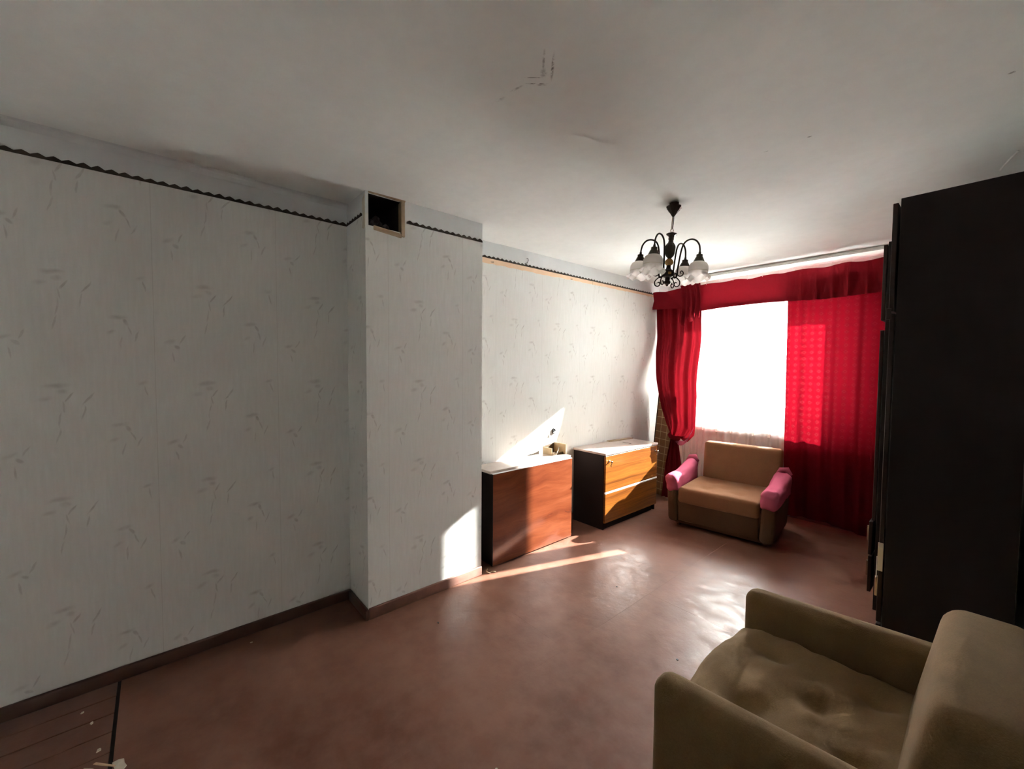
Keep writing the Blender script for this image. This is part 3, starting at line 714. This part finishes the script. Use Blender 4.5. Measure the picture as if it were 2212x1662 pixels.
for ang in (12, 128, 200, 312):
    d = rgt*math.cos(R(ang))+camdir*math.sin(R(ang))
    d = Vector((d.x, d.y, 0)).normalized()
    def at(r, z, d=d): return Vector((d.x*r, d.y*r, z))
    am = LB(MB().tube([at(*p) for p in cr([Vector((r, z, 0)) for r, z in prof], 4) for p in [(p[0], p[1])]], .0052, 8), 'arm', B)
    # scroll below the arm
    sp = [(.040, -.440), (.058, -.452), (.072, -.470), (.070, -.492), (.054, -.500), (.042, -.490), (.046, -.476), (.056, -.478)]
    LB(MB().tube([at(p[0], p[1]) for p in cr([Vector((r, z, 0)) for r, z in sp], 4)], .0036, 6), 'scroll', B, am)
    sp = [(.052, -.425), (.066, -.436), (.082, -.432), (.088, -.416), (.078, -.404), (.070, -.412), (.076, -.420)]
    LB(MB().tube([at(p[0], p[1]) for p in cr([Vector((r, z, 0)) for r, z in sp], 4)], .0034, 6), 'scroll', B, am)
    c0 = at(.171, 0)
    LB(MB().lathe([(0, -.286), (.007, -.288), (.008, -.302), (.018, -.304), (.018, -.318), (.022, -.322), (.032, -.345), (.034, -.350), (0, -.349)], 10, (c0.x, c0.y, 0), smooth=False), 'shade_holder', B, am)
    def ruf(r, z, a):
        k = smooth(-.405, -.452, z); return (r+k*.006*math.cos(8*a), z+k*.009*math.cos(8*a+.6))
    pr = [(.020, -.346), (.034, -.349), (.047, -.358), (.055, -.374), (.057, -.392), (.055, -.410), (.0545, -.420), (.058, -.430), (.066, -.440), (.074, -.446)]
    sh = MB().lathe(pr, 48, (c0.x, c0.y, 0), fn=ruf)
    LB(sh, 'glass_shade', M['shade'], am)
    LB(MB().lathe([(.0556, -.402), (.0572, -.404), (.0556, -.406)], 32, (c0.x, c0.y, 0)), 'shade_band', M['cream'], am)

# ------------------------------------------------------------------ small loose things
def chip(name, lab, cat, x, y, s, ang, mat, group=None, n=7, elong=2.4):
    pl = []
    for i in range(n):
        a = 2*math.pi*i/n; r = s*random.uniform(.6, 1.1); px, py = r*elong*math.cos(a), r*math.sin(a)
        pl.append((x+px*math.cos(ang)-py*math.sin(ang), y+px*math.sin(ang)+py*math.cos(ang), .0005))
    o = MB().prism(pl, (0, 0, .003)).build(name, mat)
    return tag(o, lab, cat, group)
chip('plaster_flake', 'large pale plaster flake on the floor at the bottom left, left of dark joint', 'flake', -2.115, -.225, .020, .9, M['cream'], 'plaster flakes on the floor', 9)
chip('plaster_flake', 'pale torn plaster flake lying on the lower end of the dark floor joint', 'flake', -2.075, -.135, .022, .4, M['cream'], 'plaster flakes on the floor', 9, 1.6)
tag(MB().prism([(-2.14, -.21, .003), (-2.075, -.15, .006), (-2.078, -.146, .006), (-2.143, -.202, .003)], (0, 0, .003)).build('wood_splinter', M['bare']), 'thin pale wood splinter beside the flakes at the bottom left', 'splinter')
for (x, y, s, lab) in ((-2.50, -.27, .006, 'small white crumb close to left baseboard'), (-2.40, -.235, .0075, 'round pale crumb on the painted planks left of joint'), (-2.21, -.20, .008, 'round pale crumb just left of the dark floor joint'),
                       (-2.56, .36, .006, 'white chip on the floor in the shade of left wall'), (-1.15, .93, .005, 'lone white chip on the open floor near frame bottom')):
    chip('crumb', lab, 'crumb', x, y, s, random.uniform(0, 3), M['cream'], 'crumbs on the floor', 7, 1.3)
for (x, y, lab) in ((-1.62, 2.36, 'small black speck on the sunlit floor before folded table'), (-2.06, 1.22, 'dark grain on the floor near chimney breast'), (-1.0, 2.0, 'dark grain on the glossy floor before near armchair')):
    chip('speck', lab, 'speck', x, y, .006, .3, M['black'], 'dark specks on the floor', 6, 1.2)
jr = tag(empty('jar', (-1.50, 4.76, WZ0)), 'small white jar on the window sill behind the armchair', 'jar')
MB().lathe([(0, 0), (.036, 0), (.04, .006), (.04, .06), (.032, .07), (.03, .075), (0, .075)], 20, (-1.50, 4.76, WZ0)).build('body', M['white'], jr)
MB().lathe([(.030, .074), (.033, .076), (.033, .092), (.030, .095), (0, .095)], 20, (-1.50, 4.76, WZ0)).build('lid', M['pale_edge'], jr)
